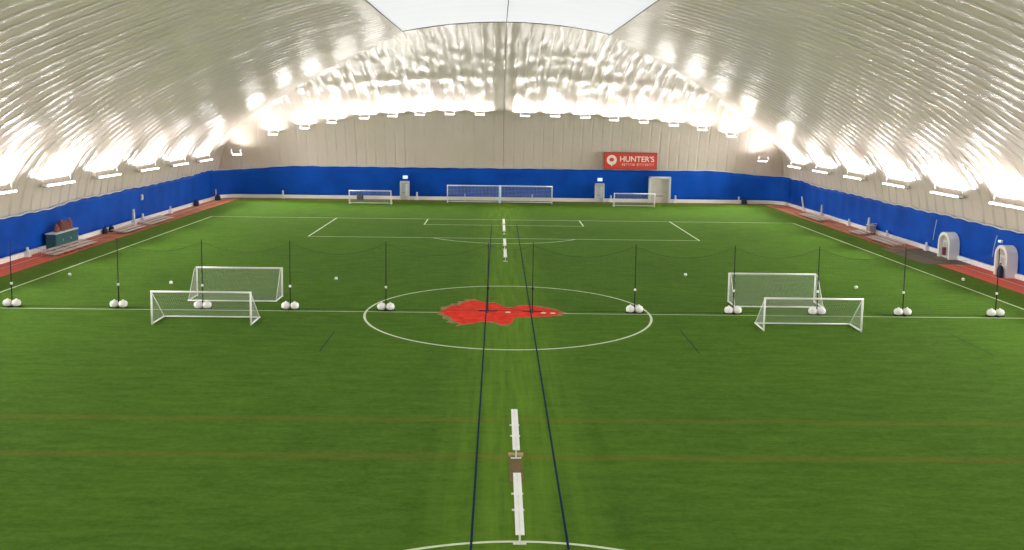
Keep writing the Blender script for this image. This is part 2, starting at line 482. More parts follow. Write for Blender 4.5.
mb=MB(); fan(mb,ragged(red,.98,.07,1,.014),.014)
cr=tag(mb.build('painted_crest',M['red_paint']),'worn red crest painted on the turf inside the centre circle','painted crest')
mb=MB(); fan(mb,ragged(red,1.08,.10,5,.010),.010)
mb.build('paint_fringe',M['red_fringe'],cr)
mb=MB()
for x,y in ((0,.2),(2.3,.1),(2.9,.05)):
    mb=MB(); arc(mb,x,y,.09,0,2*PI,.18,12,z=.018); mb.build('white_fleck',M['line_white'],cr)

# ------------------------------------------------------------------ curtains (walls), kerbs
def sheet(path,hfun,name,m,z0=.35,off=0):
    """a hanging pleated curtain along a path [(x,y,nx,ny,u)]"""
    mb=MB(); R=8
    for i,(x,y,nx_,ny_,u) in enumerate(path):
        h=hfun(x,y,u)
        for r in range(R+1):
            z=z0+(h-z0)*r/R
            rip=.02*math.sin(u*2.1)+.06*noise.noise(Vector((u*.6,z*.5,3.)))
            mb.v.append((x+nx_*(rip+off),y+ny_*(rip+off),z))
    for i in range(len(path)-1):
        for r in range(R):
            a=i*(R+1)+r; mb.f.append((a,a+R+1,a+R+2,a+1))
    o=struct(mb.build(name,m,smooth=True))
    s=o.modifiers.new('thick','SOLIDIFY'); s.thickness=.03
    # hem along the top
    pts=[(x+nx_*.06,y+ny_*.06,hfun(x,y,u)+.04) for (x,y,nx_,ny_,u) in path]
    MB().tube(pts,.075,5).build('hem',M['hem'],o,smooth=True)
    return o
def straight(x0,y0,x1,y1,nx_,ny_,u0=0,st=.35):
    L=math.hypot(x1-x0,y1-y0); n=int(L/st)
    return [(x0+(x1-x0)*i/n,y0+(y1-y0)*i/n,nx_,ny_,u0+L*i/n) for i in range(n+1)]
def ht_side(x,y,u):
    h=3.72+.10*abs(math.sin(u*PI/2.58))-.05+.16*noise.noise(Vector((u*.22,1,x)))
    if x<0: h+=.28*(1/(1+math.exp(-(y-28)*1.2)))-.1
    h+=.30*max(0,min(1,(y-58)/16))
    return h
def ht_far(x,y,u):
    side=4.05; k=max(0,min(1,(abs(x)-30)/11)); k=k*k*(3-2*k)
    return 4.72*(1-k)+side*k+.05*abs(math.sin(u*PI/2.9))+.05*noise.noise(Vector((u*.3,2,0)))
R_=3.2
sheet(straight(-41.72,-70,-41.72,HY-.3-R_,1,0),ht_side,'wall_left',M['curtain'])
sheet(straight(41.72,-70,41.72,HY-.3-R_,-1,0),ht_side,'wall_right',M['curtain'])
path=[]
u=0
yf=HY-.3; xc=41.72-R_
for k in range(13):
    a=PI-(PI/2)*k/12
    path.append((-xc+R_*math.cos(a),yf-R_+R_*math.sin(a),-math.cos(a),-math.sin(a),u)); u+=R_*PI/24
st=straight(-xc,yf,xc,yf,0,-1,u)[1:]
path+=st; u=st[-1][4]
for k in range(1,13):
    a=PI/2-(PI/2)*k/12
    u+=R_*PI/24; path.append((xc+R_*math.cos(a),yf-R_+R_*math.sin(a),-math.cos(a),-math.sin(a),u))
sheet(path,ht_far,'wall_far',M['curtain'])
struct(MB().box(-41.62,-41.3,-70,73,0,.42).build('baseboard_left',M['kerb'],bevel=.03))
struct(MB().box(41.45,41.72,-70,73,0,.42).build('baseboard_right',M['kerb'],bevel=.03))
mb=MB()
kp=[(x+nx_*.22,y+ny_*.22) for (x,y,nx_,ny_,u) in path]; ki=[(x+nx_*.5,y+ny_*.5) for (x,y,nx_,ny_,u) in path]
n=len(kp)
for p,q in zip(kp,ki): mb.v+=[(p[0],p[1],0),(p[0],p[1],.5),(q[0],q[1],.5),(q[0],q[1],0)]
for i in range(n-1):
    for a,b in ((0,1),(1,2),(2,3)): mb.f.append((4*i+a,4*i+b,4*i+4+b,4*i+4+a))
struct(mb.build('baseboard_far',M['kerb']))

# ------------------------------------------------------------------ floodlights and added fill lights
def light_data(power,sx,sy,spread):
    l=bpy.data.lights.new('floodlight_and_fill','AREA'); l.shape='RECTANGLE'; l.size=sx; l.size_y=sy; l.energy=power; l.spread=spread
    l.color=(1,.975,.94); return l
SIDE=light_data(680,5.2,.4,math.radians(160)); END=light_data(320,2.8,.35,math.radians(160)); END_EDGE=light_data(210,2.2,.35,math.radians(160))
SIDE_FILL=light_data(1120,5.2,.3,math.radians(92)); END_FILL=light_data(150,1.5,.3,math.radians(85))  # fill lights added beside the fixtures to brighten the turf
TR=math.radians(96)
def make_fixture(width,heads):
    """bar hung along local x; local +y points to the liner behind it"""
    t=thing('floodlight','x','floodlight')
    MB().tube([(-width/2,0,-.02),(width/2,0,-.02)],.035,8).build('mounting_bar',M['cable'],t,smooth=True)
    hw=width/heads
    for k in range(heads):
        x0=-width/2+hw*k+.06; x1=x0+hw-.12
        h=MB().prism([(-.28,.02),(.16,.02),(.22,.2),(.16,.24),(-.34,.24)],'x',x0,x1).build('lamp_head',M['lamp_body'],t,bevel=.02)
        MB().box(x0+.04,x1-.04,-.36,-.32,.04,.19).build('lens',M['lens'],h)
    for x in (-width/2+.1,width/2-.1):
        MB().tube([(x,.05,.2),(x,.12,.9)],.025,6).build('hanger',M['lamp_body'],t)
    return t
def beam(loc,rz,data,tilt):
    o=bpy.data.objects.new('floodlight_and_fill',data); C.objects.link(o)  # serves the fixtures' uplights and the added fill lights
    # area lights shine along -Z: flip up, then lean to the middle of the hall
    o.rotation_euler=(Matrix.Rotation(rz,4,'Z')@Matrix.Rotation(PI+tilt,4,'X')).to_euler()
    o.location=loc
TS=math.radians(20)
fx_side=make_fixture(5.4,3); fx_end=make_fixture(1.5,1)
ordn=['first','second','third','fourth','fifth','sixth','seventh','eighth','ninth','tenth','eleventh','twelfth','thirteenth','fourteenth','fifteenth','sixteenth','seventeenth','eighteenth']
def place_fix(src,used,loc,rz,label,group):
    if not used:
        src.location=loc; src.rotation_euler=(0,0,rz); src['label']=label; src['group']=group; return src
    return dup(src,loc,rz,label,group)
Ls=[67.5,57.5,47.3,36.5,26.0,15.6]; Rs=[69.0,58.8,48.0,36.9,26.0,15.5]
cnt=0
for sg,ys,nm in ((-1,Ls,'left'),(1,Rs,'right')):
    for i,y in enumerate(ys):
        z=5.75; x=sg*41.1
        rz=PI/2 if sg<0 else -PI/2
        place_fix(fx_side,cnt,(x,y,z),rz,'white three-headed floodlight above the %s curtain, %s from the far corner'%(nm,ordn[i]),'floodlights along the %s side'%nm); cnt+=1
    for y in ys+[5.2,-5.1,-15.4,-25.7,-36,-46.3,-56.6,-67]:
        z=6.1; x=sg*40.95
        beam((x,y,z),PI/2 if sg<0 else -PI/2,SIDE,TS)
        beam((x-sg*.45,y,z-.2),PI/2 if sg<0 else -PI/2,SIDE_FILL,TR)  # added fill, separate from the fixture's own uplight, lifts the turf
E=[(-38.6,6.3),(-33.3,9.24),(-28.7,10.2),(-24.7,11.05),(-20,11.75),(-15.9,12.1),(-12,12.35),(-7.73,12.5),(-3.44,12.5),(3.01,12.4),(7.31,12.4),(11.63,12.25),(15.8,11.95),(20.1,11.7),(24.5,11.3),(28.7,10.7),(33.05,9.8),(37.9,6.3)]
for i,(x,z) in enumerate(E):
    yy=HY-de(z)-.8
    if abs(x)>37: yy-=1.2
    rz={0:.5,17:-.5}.get(i,0)
    place_fix(fx_end,i,(x,yy,z),rz,'white floodlight in the arched row on the far end wall, %s from the left'%ordn[i],'floodlights arched across the end wall')
    beam((x,yy-.05,z+.35),rz,END_EDGE if abs(x)>27 else END,TS)
    beam((x,yy-.45,z+.15),rz,END_FILL,math.radians(128))  # added fill aimed down at the far turf
    beam((x,-yy+.05,z+.35),PI+rz,END_FILL,math.radians(128))  # same added fill at the unseen near end, no fixtures there

# ------------------------------------------------------------------ net barrier on the halfway line
YP=.5
px=[-32.3,-25.4,-19.95,-14.25,-8.0,-1.33,1.6,8.33,14.84,20.4,26.1,32.3]
px=[x*.9905 for x in px]
PHt=4.5
def make_pole(ballast):
    t=thing('net_pole','x','net pole')
    MB().tube([(0,0,.06),(0,0,1.6),(0,0,PHt)],[.036,.034,.026],8).build('pole',M['black'],t,smooth=True)
    b=MB().box(-.62,.62,-.05,.05,.0,.06); b.box(-.05,.05,-.45,.45,.0,.06); b.build('base',M['rubber'],t,bevel=.015)
    MB().lathe([(.06,1.45),(.075,1.47),(.075,1.57),(.06,1.6)],seg=10).build('collar',M['jug'] if ballast else M['black'],t,smooth=True)
    if ballast:
        for s in (-1,1):
            j=MB().lathe([(.14,.05),(.24,.09),(.28,.2),(.28,.32),(.22,.42),(.12,.47),(.05,.48),(.05,.5)],cx=s*.28,cy=-.02,seg=14)
            jo=j.build('ballast_jug',M['jug'],t,smooth=True)
            MB().lathe([(.055,.49),(.06,.5),(.06,.53),(.05,.54)],cx=s*.28,cy=-.02,seg=10).build('cap',M['jug'],jo,smooth=True)
    return t
wherep=['outermost on the left','second from the left','behind the near left goal','right of the two left goals','on the left edge of the centre circle','left of the centre spot','right of the centre spot','on the right edge of the centre circle','left of the far right goal','right of the far right goal','second from the right','outermost on the right']
pb=make_pole(True); pn=make_pole(False); ub=un=0
for x,wr in zip(px,wherep):
    bal=abs(x)>2
    if bal:
        lab='black net pole weighted by two white jugs, '+wr
        if ub: dup(pb,(x,YP,0),0,lab,'net poles across the halfway line')
        else: pb.location=(x,YP,0); pb['label']=lab; pb['group']='net poles across the halfway line'
        ub=1
    else:
        lab='slim black net pole without jugs, just '+wr
        if un: dup(pn,(x,YP,0),0,lab,'net poles across the halfway line')
        else: pn.location=(x,YP,0); pn['label']=lab; pn['group']='net poles across the halfway line'
        un=1
def top_z(x):
    for a,b in zip(px[:-1],px[1:]):
        if a<=x<=b:
            t=(x-a)/(b-a); sag=.75*min(1,(b-a)/6); return PHt-.12-4*sag*t*(1-t)
    return PHt-.1
netroot=thing('barrier_net','fine black barrier net sagging between the poles across the halfway line','net',(0,YP,0))
mb=MB(); x=px[0]; cell=.15; th=.002
def vstrand(mb,x,z0,z1,y=0,t=th):
    mb.v+=[(x-t,y,z0),(x+t,y,z0),(x+t,y,z1),(x-t,y,z1)]; n=len(mb.v); mb.f.append((n-4,n-3,n-2,n-1))
while x<px[-1]:
    vstrand(mb,x,.06,top_z(x)); x+=cell
nz=int(4.4/cell)
xs=[px[0]+.5*i for i in range(int((px[-1]-px[0])/.5)+1)]
for k in range(1,nz):
    f=k/nz
    for a,b in zip(xs[:-1],xs[1:]):
        za=.06+(top_z(a)-.06)*f; zb=.06+(top_z(b)-.06)*f
        n=len(mb.v); mb.v+=[(a,0,za-th),(b,0,zb-th),(b,0,zb+th),(a,0,za+th)]; mb.f.append((n,n+1,n+2,n+3))
o=mb.build('netting',M['net_black'],netroot)
MB().tube([(x,0,top_z(x)) for x in xs],.009,5).build('top_cord',M['net_black'],netroot)
MB().tube([(x,0,.06) for x in xs],.010,5).build('bottom_cord',M['net_black'],netroot)

# ------------------------------------------------------------------ goals
def goal(name,label,W_,H_,D_,loc,flip=False,r=.055,topd=0.0,cell=.13,nt=.0035,group=None,withnet=True):
    """mouth along local x at y=0, body reaching to local +y (or -y when flipped)"""
    t=thing(name,label,'goal',loc,0,group); s=-1 if flip else 1
    h=W_/2
    for x in (-h,h): MB().tube([(x,0,0),(x,0,H_)],r,10).build('post',M['white'],t,smooth=True)
    MB().tube([(-h-r,0,H_),(h+r,0,H_)],r,10).build('crossbar',M['white'],t,smooth=True)
    for x in (-h,h): MB().tube([(x,0,.06),(x,s*D_,.06)],r*.9,10).build('base_bar',M['white'],t,smooth=True)
    MB().tube([(-h-r,s*D_,.06),(h+r,s*D_,.06)],r*.85,10).build('back_bar',M['white'],t,smooth=True)
    for x in (-h,h): MB().tube([(x,0,H_),(x,s*topd,H_-.02),(x,s*D_,.08)] if topd else [(x,0,H_),(x,s*D_,.08)],r*.35,6).build('stay',M['white'],t,smooth=True)
    if not withnet: return t
    prof=[(0,H_)]
    if topd: prof.append((topd,H_-.02))
    # sloping back sheet with a slight belly
    p0=prof[-1]; n=9
    for k in range(1,n+1):
        f=k/n; yy=p0[0]+(D_-p0[0])*f; zz=p0[1]+(.08-p0[1])*f
        sag=.10*math.sin(PI*f); prof.append((yy-sag*.6,zz-sag*.6))
    prof=[(max(y,0.0),z) for y,z in prof]
    L_=[0]
    for a,b in zip(prof[:-1],prof[1:]): L_.append(L_[-1]+math.hypot(b[0]-a[0],b[1]-a[1]))
    def at(l):
        for i in range(len(prof)-1):
            if l<=L_[i+1]+1e-9:
                f=(l-L_[i])/(L_[i+1]-L_[i]); return (prof[i][0]+(prof[i+1][0]-prof[i][0])*f, prof[i][1]+(prof[i+1][1]-prof[i][1])*f)
        return prof[-1]
    mb=MB()
    k=int(W_/cell)
    for i in range(k+1):
        x=-h+W_*i/k; mb.tube([(x,s*y,z) for y,z in prof],nt,3,False)
    m=int(L_[-1]/cell)
    for i in range(m+1):
        y,z=at(L_[-1]*i/m); mb.tube([(-h,s*y,z),(h,s*y,z)],nt,3,False)
    for x in (-h,h):
        q=int(D_/cell)
        for i in range(1,q):
            yy=D_*i/q
            ztop=max(z for (y_,z) in [at(L_[-1]*j/60) for j in range(61)] if y_>=yy-.05) if yy<D_ else .1
            mb.tube([(x,s*yy,.08),(x,s*yy,ztop)],nt,3,False)
        q=int(H_/cell)
        for i in range(1,q):
            zz=H_*i/q
            ym=max([y_ for (y_,z) in [at(L_[-1]*j/60) for j in range(61)] if z>=zz-.03]+[0])
            if ym>.1: mb.tube([(x,0,zz),(x,s*ym,zz)],nt,3,False)
    mb.build('net',M['net_white'],t)
    return t
goal('small_goal','white small goal in front of the halfway line on the left, open towards the viewer',5.88,2.0,1.95,(-18.36,-4.05,0))
goal('small_goal','white small goal with net behind the halfway line, left side, facing away',5.85,2.0,1.8,(-18.5,4.5,0),flip=True,topd=.5,cell=.09,nt=.0036)
goal('small_goal','white small goal in front of the halfway line on the right, open towards the viewer',5.9,2.0,1.8,(18.3,-4.2,0))
goal('small_goal','white small goal with net behind the halfway line, right side, facing away',6.0,2.0,1.8,(18.35,4.3,0),flip=True,topd=.5,cell=.09,nt=.0036)
goal('full_size_goal','large white goal at the far wall, left one of the joined pair',7.4,2.52,1.6,(-4.25,71.5,0),r=.075,topd=.8,cell=.2,nt=.011)
goal('full_size_goal','large white goal at the far wall, right one of the joined pair',7.4,2.52,1.6,(3.3,71.6,0),r=.075,topd=.8,cell=.2,nt=.011)
goal('small_goal','small white goal at the far wall left of the left exit door',5.8,1.9,1.4,(-18.5,68.2,0),r=.06,cell=.2,nt=.008)
goal('small_goal','small white goal at the far wall in front of the beige roll door',5.7,1.9,1.4,(18.4,68.6,0),r=.06,cell=.2,nt=.008)
t=thing('padded_post','pale padded post between the two large far goals','post',(-.45,70.95,0))
MB().lathe([(.17,.0),(.17,2.6),(.12,2.66)],seg=14).build('padding',M['pad'],t,smooth=True)
MB().lathe([(.24,0),(.24,.05),(.2,.09)],seg=14).build('base',M['rubber'],t,smooth=True)

# ------------------------------------------------------------------ footballs
def ball_mesh():
    import bmesh
    me=bpy.data.meshes.new('football'); bm=bmesh.new(); bmesh.ops.create_icosphere(bm,subdivisions=3,radius=.13)
    bm.to_mesh(me); bm.free(); me.polygons.foreach_set('use_smooth',[True]*len(me.polygons))
    m,N,L=node_mat('football_panels'); b=N['Principled BSDF']; b.inputs['Roughness'].default_value=.35
    tc=N.new('ShaderNodeTexCoord'); v=N.new('ShaderNodeTexVoronoi'); v.feature='DISTANCE_TO_EDGE'; v.inputs['Scale'].default_value=9
    L.new(tc.outputs['Object'],v.inputs['Vector'])
    r=N.new('ShaderNodeValToRGB'); r.color_ramp.elements[0].position=.02; r.color_ramp.elements[1].position=.06
    r.color_ramp.elements[0].color=(.5,.5,.5,1); r.color_ramp.elements[1].color=(.88,.88,.85,1)
    L.new(v.outputs['Distance'],r.inputs[0]); L.new(r.outputs[0],b.inputs['Base Color'])
    me.materials.append(m); return me
bme=ball_mesh()
for x,y,z,l in ((-33.4,11.4,0,'white football near the left touchline'),(-24.7,8.6,0,'white football on the turf up and left of the left goals'),
              (-13.0,10.9,0,'white football on the turf between two net poles left of the centre circle'),(14.4,14.2,0,'white football on the turf between centre circle and right goals'),
              (26.35,9.5,0,'white football on the turf right of the far right goal'),(36.5,13.4,0,'white football outside the right touchline')):
    o=bpy.data.objects.new('football',bme); C.objects.link(o); o.location=(x,y,z+.13); o.rotation_euler=(x,y,0)
    tag(o,l,'ball','footballs lying about the pitch')

# ------------------------------------------------------------------ centre line benches
def make_bench(L_):
    t=thing('bench','x','bench')
    seat=MB()
    for k in range(2): seat.box(-.135+.138*k,-.003+.138*k,-L_/2,L_/2,.42,.455)
    seat.build('seat',M['alu'],t,bevel=.008)
    for y in (-L_/2+.35,L_/2-.35) if L_<4.5 else (-L_/2+.3,.3,L_/2-.75):
        l=MB().box(-.03,.03,y-.03,y+.03,.04,.42); l.box(-.12,.12,y-.03,y+.03,.38,.42); l.build('leg',M['alu'],t)
        MB().box(-.2,.2,y-.04,y+.04,0,.04).build('foot',M['alu'],t)
    return t
b0=make_bench(4.62)
by=[(-22.75,.05,'white bench on the near centre line, the farther of the two near ones'),
    (-29.53,.03,'white aluminium bench on the centre line, nearest to the viewer')]
for i,(y,x,l) in enumerate(by):
    if i==0: b0.location=(x,y,0); b0['label']=l; b0['group']='benches along the centre line'
    else: dup(b0,(x,y,0),0,l,'benches along the centre line')
b1=make_bench(4.6)
for i,(y,l) in enumerate(((22.5,'white bench on the far centre line, closest to the centre circle of the far four'),(29.6,'white bench on the far centre line, second beyond the centre circle'),
                          (40.4,'white bench on the far centre line, second from the far goals'),(46.4,'white bench on the far centre line, closest to the far goals'))):
    if i==0: b1.location=(-.03,y,0); b1['label']=l; b1['group']='benches along the centre line'
    else: dup(b1,(-.03,y,0),0,l,'benches along the centre line')
# wooden sawhorse block and worn mat between the two near benches
tb=MB().box(-.28,.28,-.09,.09,.03,.10).box(-.25,-.17,-.12,.12,0,.03).box(.17,.25,-.12,.12,0,.03).build('wooden_footing',M['tan'],bevel=.008)
tb.location=(.04,-24.5,0)
tag(tb,'small tan timber footing at the near end of the farther near bench','timber block')
M['brownmat']=mat('brown_worn_mat',(.13,.085,.03),.9,var=.5,scale=3)
tag(MB().box(-.2,.26,-27.0,-24.95,.0,.02).build('brown_mat',M['brownmat'],bevel=.01),'narrow brown mat on the turf between the two near benches','mat')

# ------------------------------------------------------------------ aluminium bleachers on the tracks
def make_bleacher(L_,s):
    """long along y; rows rise towards the wall: s=-1 wall at -x, +1 wall at +x"""
    t=thing('low_bleacher','x','bleacher')
    for k,(x,z) in enumerate(((-.55,.22),(0,.32),(.55,.42))):
        MB().box(s*x-.26,s*x+.26,-L_/2,L_/2,z-.035,z).build('seat_plank',M['alu_dull'],t,bevel=.01)
    y=-L_/2+.3
    while y<L_/2:
        f=MB().tube([(-s*.7,y,.02),(s*.7,y,.02)],.02,5); 
        for x,z in ((-.55,.2),(0,.3),(.55,.4)): f.tube([(s*x,y,.02),(s*x,y,z)],.02,5)
        f.build('frame',M['alu_dull'],t); y+=1.3
    return t
for i,(x,y,L_,s,l) in enumerate(((-39.45,21.9,3.6,-1,'low grey bleacher on the left track beside the teal locker, nearest of four'),(-39.45,26.2,4.2,-1,'low grey bleacher on the left track beside the teal locker, second from the viewer'),
       (-39.45,37.6,5.6,-1,'low pinkish-grey bleacher farther along the left track, nearer half of its pair'),(-39.45,45.2,7.0,-1,'low pinkish-grey bleacher farther along the left track, farthest of the left four'),
       (39.5,34.9,6.6,1,'low grey bleacher on the right track beside the grey cart'),(39.5,41.6,3.0,1,'short grey bleacher on the right track just beyond the grey cart'),(39.6,56.6,7.5,1,'low brownish bleacher far up the right track towards the corner'))):
    b=make_bleacher(L_,s); b.location=(x,y,.02); b['label']=l; b['group']='bleachers on the running tracks'

# ------------------------------------------------------------------ far wall: doors, exit lights, sign, posts
YW=HY-.3
def exit_door(x,label,lab2):
    t=thing('exit_door',label,'door',(x,YW-.75,0))
    h=2.75
    MB().box(-.68,-.5,-.25,.5,0,h).box(.5,.68,-.25,.5,0,h).box(-.68,.68,-.25,.5,h-.2,h).build('frame',M['door'],t,bevel=.03)
    d=MB().box(-.5,.5,.05,.13,.02,h-.2).build('door_leaf',M['door'],t)
    MB().box(.12,.42,0.0,.05,.6,h-.45).build('glass_panel',M['door_bright'],d,bevel=.01)
    MB().tube([(-.4,0,1.05),(.05,0,1.05)],.03,6).build('push_bar',M['cable'],d)
    e=thing('exit_light',lab2,'exit light',(x+.05,YW-.35,3.05))
    MB().box(-.38,.38,-.06,.10,0,.5).build('housing',M['lamp_body'],e,bevel=.02)
    MB().box(-.33,.33,-.09,-.06,.05,.45).build('light_face',M['exit'],e)
exit_door(-14.45,'pale grey exit door in the far blue wall, left of the large goals','small lit exit light above the left far exit door')
exit_door(14.25,'pale grey exit door in the far blue wall, right of the large goals','small lit exit light above the right far exit door')
t=thing('roll_door','tall beige roll-up door in the far blue wall below the red sign','door',(23.1,YW-.75,0))
hh=3.85
MB().box(-1.6,-1.35,-.3,.5,0,hh).box(1.35,1.6,-.3,.5,0,hh).box(-1.6,1.6,-.3,.5,hh-.3,hh).build('frame',M['door'],t,bevel=.04)
rd=MB()
for k in range(14): rd.box(-1.36,1.36,.1+(k%2)*.02,.2,k*.253,k*.253+.25)
rd=rd.build('shutter',M['beige'],t)
MB().box(-.5,.5,.05,.1,.95,1.05).build('handle',M['cable'],rd)

SY=HY-de(6.2)-.9
t=thing('banner_sign','long red sign with white emblem and lettering above the far blue curtain','sign',(18.65,SY,4.95))
w2,hs=3.85,2.35
MB().box(-w2,w2,-.05,.05,0,hs).build('board',M['red_sign'],t,bevel=.02)
f=MB().box(-w2-.06,w2+.06,-.08,.08,hs,hs+.07).box(-w2-.06,w2+.06,-.08,.08,-.07,0).box(-w2-.07,-w2,-.08,.08,-.07,hs+.07).box(w2,w2+.07,-.08,.08,-.07,hs+.07)
M['signframe']=mat('dark_red_sign_frame',(.25,.04,.03),.5); f.build('frame',M['signframe'],t)
# ring emblem ending in a point
ring=[]; N_=40; cx,cz=-2.75,1.3
pts_o=[];pts_i=[]
for k in range(N_):
    a=2*PI*k/N_-PI/2
    ro=.74; 
    x=ro*math.cos(a); z=ro*math.sin(a)
    if k==0: z=-1.0
    pts_o.append((cx+x,cz+z)); pts_i.append((cx+.34*math.cos(a),cz+.05+.28*math.sin(a)))
mb=MB()
n0=0
for (x,z) in pts_o: mb.v.append((x,-.06,z))
for (x,z) in pts_i: mb.v.append((x,-.06,z))
for (x,z) in pts_o: mb.v.append((x,-.09,z))
for (x,z) in pts_i: mb.v.append((x,-.09,z))
for k in range(N_):
    j=(k+1)%N_
    mb.f+=[(2*N_+k,2*N_+j,3*N_+j,3*N_+k),(k,j,2*N_+j,2*N_+k),(N_+k,N_+j,3*N_+j,3*N_+k)]
mb.build('emblem',M['lettering'],t)
def text(body,size,loc,parent,m,name,sx=1):
    c=bpy.data.curves.new(name,'FONT'); c.body=body; c.size=size; c.extrude=.015; c.offset=.012; c.align_x='CENTER'; c.align_y='CENTER'
    o=bpy.data.objects.new(name,c); C.objects.link(o); o.parent=parent; o.location=loc; o.rotation_euler=(PI/2,0,0); o.scale=(sx,1,1)
    bpy.context.view_layer.update()
    me=bpy.data.meshes.new_from_object(o.evaluated_get(bpy.context.evaluated_depsgraph_get())); me.materials.clear(); me.materials.append(m)
    bpy.data.objects.remove(o)
    o=bpy.data.objects.new(name,me); C.objects.link(o); o.parent=parent; o.location=loc; o.rotation_euler=(PI/2,0,0); o.scale=(sx,1,1)
    return o
text("HUNTER'S",1.12,(.95,-.075,1.42),t,M['lettering'],'lettering',1.0)
# second row: too blurred to read, so only its strokes
mb=MB(); x=-1.25; rr=random.Random(3)
while x<3.3:
    wd=rr.uniform(.14,.24)
    if abs(x-.62)<.16 : x+=.2; continue
    mb.box(x,x+wd*.35,-.08,-.05,.48,.84); mb.box(x+wd*.35,x+wd,-.08,-.05,rr.choice((.48,.72)),.84 if rr.random()<.5 else .8)
    x+=wd+.1
mb.build('small_lettering',M['lettering2'],t)

def wall_post(x,y,h,w,label,lean=0,m='door'):
    t=thing('anchor_post',label,'post',(x,y,0))
    MB().tube([(0,0,0),(0,lean,h*.6),(0,lean*1.6,h)],[w,w,w*.75],8).build('post',M[m],t,smooth=True)
    MB().box(-w*1.6,w*1.6,-w*1.6,w*1.6,0,.5).build('base',M['kerb'],t,bevel=.02)
yy=YW-.68
wall_post(-32.3,yy,1.15,.14,'short white post on the far kerb towards the left corner')
wall_post(-12.65,yy,1.15,.16,'short white post on the far kerb just right of the left exit door')
wall_post(15.95,yy,1.0,.14,'short white post on the far kerb just right of the right exit door')
wall_post(25.5,yy,1.1,.15,'short white post on the far kerb right of the beige roll door')
wall_post(34.9,yy,1.05,.13,'short white post on the far kerb towards the right corner')
wall_post(-5.6,yy,1.0,.08,'thin white post on the far kerb seen through the left large goal')
wall_post(4.3,yy,1.0,.09,'thin white post on the far kerb seen through the right large goal')
xl=-41.12
wall_post(xl,43.0,1.75,.16,'tall white post on the left kerb beside the far left bleachers')
wall_post(xl,45.6,.95,.14,'stubby white post on the left kerb just beyond the tall one')
wall_post(xl,54.3,.9,.14,'stubby white post halfway between the tall left post and the far corner')
wall_post(xl,20.2,.85,.14,'stubby white post on the left kerb nearest the viewer')
wall_post(xl,29.4,.9,.14,'stubby white post on the left kerb just beyond the teal locker')
wall_post(xl,72.4,1.5,.10,'thin white post at the far left corner of the hall')
xr=41.28
wall_post(xr,65.6,1.95,.12,'leaning tall white post on the right kerb near the far corner',lean=.7)
wall_post(xr,58.8,1.6,.14,'upright white post on the right kerb beside the far right bleacher')
wall_post(xr,49.5,.85,.14,'stubby white post on the right kerb between the tall posts')
wall_post(xr,43.8,1.65,.15,'upright white post on the right kerb beside the grey cart')
wall_post(xr,38.9,.85,.13,'stubby white post on the right kerb just before the grey cart')
wall_post(xr,29.8,.85,.13,'stubby white post on the right kerb beside the farther white vestibule')
# fuse boxes and marks on the curtain
t=thing('junction_box','small white box high on the left blue curtain','wall box',(-41.6,46.5,2.4))
MB().box(0,.16,-.2,.2,0,.65).build('housing',M['door'],t,bevel=.02); MB().box(.16,.19,-.14,.14,.08,.55).build('lid',M['door_bright'],t)
def cable(x,y,z0,z1,label):
    tag(MB().tube([(x,y,z0),(x+.02,y-.15,(z0+z1)/2),(x,y-.5,z1)][::-1],.03,6).build('hanging_cable',M['door'],smooth=True),label,'cable')
cable(41.5,29.0,1.2,3.2,'white cable hanging on the blue curtain beside the farther vestibule')
cable(41.5,18.4,1.2,3.1,'white cable hanging on the blue curtain beside the nearer vestibule')
# dark bags
def bag(x,y,sx,sy,h,m,label,name='kit_bag'):
    t=thing(name,label,'bag',(x,y,0))
    MB().lathe([(.8,0),(1,.12*h),(1,.55*h),(.8,.85*h),(.45,h)],seg=14,sx=sx,sy=sy).build('body',M[m],t,smooth=True)
    MB().tube([(0,-sy*.45,h*.93),(0,-sy*.2,h*1.2),(0,sy*.2,h*1.2),(0,sy*.45,h*.93)],.03,6).build('strap',M['black'],t,smooth=True)
bag(-20.9,YW-1.3,.5,.35,.85,'navy','dark bag on the turf behind the far left small goal')
bag(35.6,YW-1.2,.4,.35,.75,'navy','dark bag at the far kerb near the right corner')
bag(-40.5,71.2,.4,.4,.8,'navy','dark bag in the far left corner of the hall')
bag(-41.0,35.3,.25,.3,.62,'navy','dark bag against the left kerb, nearer of the two between the bleachers')
bag(-41.0,36.9,.25,.3,.62,'navy','dark bag against the left kerb, farther of the two between the bleachers')
bag(-40.9,63.2,.35,.45,.8,'navy','dark bag on the left kerb well up towards the far corner')

# grey cart on the right track
t=thing('equipment_cart','grey canvas cart by the right kerb behind the bleachers','cart',(40.9,42.2,.02))
b=MB().box(-.35,.35,-.5,.5,.18,.95).build('bin',M['greybag'],t,bevel=.05)
MB().box(-.4,.4,-.55,.55,.95,1.02).build('rim',M['alu_dull'],b,bevel=.01)
MB().tube([(-.3,-.55,.95),(-.3,-.75,1.25),(.3,-.75,1.25),(.3,-.55,.95)],.025,6).build('handle',M['alu'],t,smooth=True)
for x in (-.28,.28):
    for y in (-.42,.42): MB().tube([(x-.03,y,.09),(x+.03,y,.09)],.09,12).build('wheel',M['rubber'],t,smooth=True)

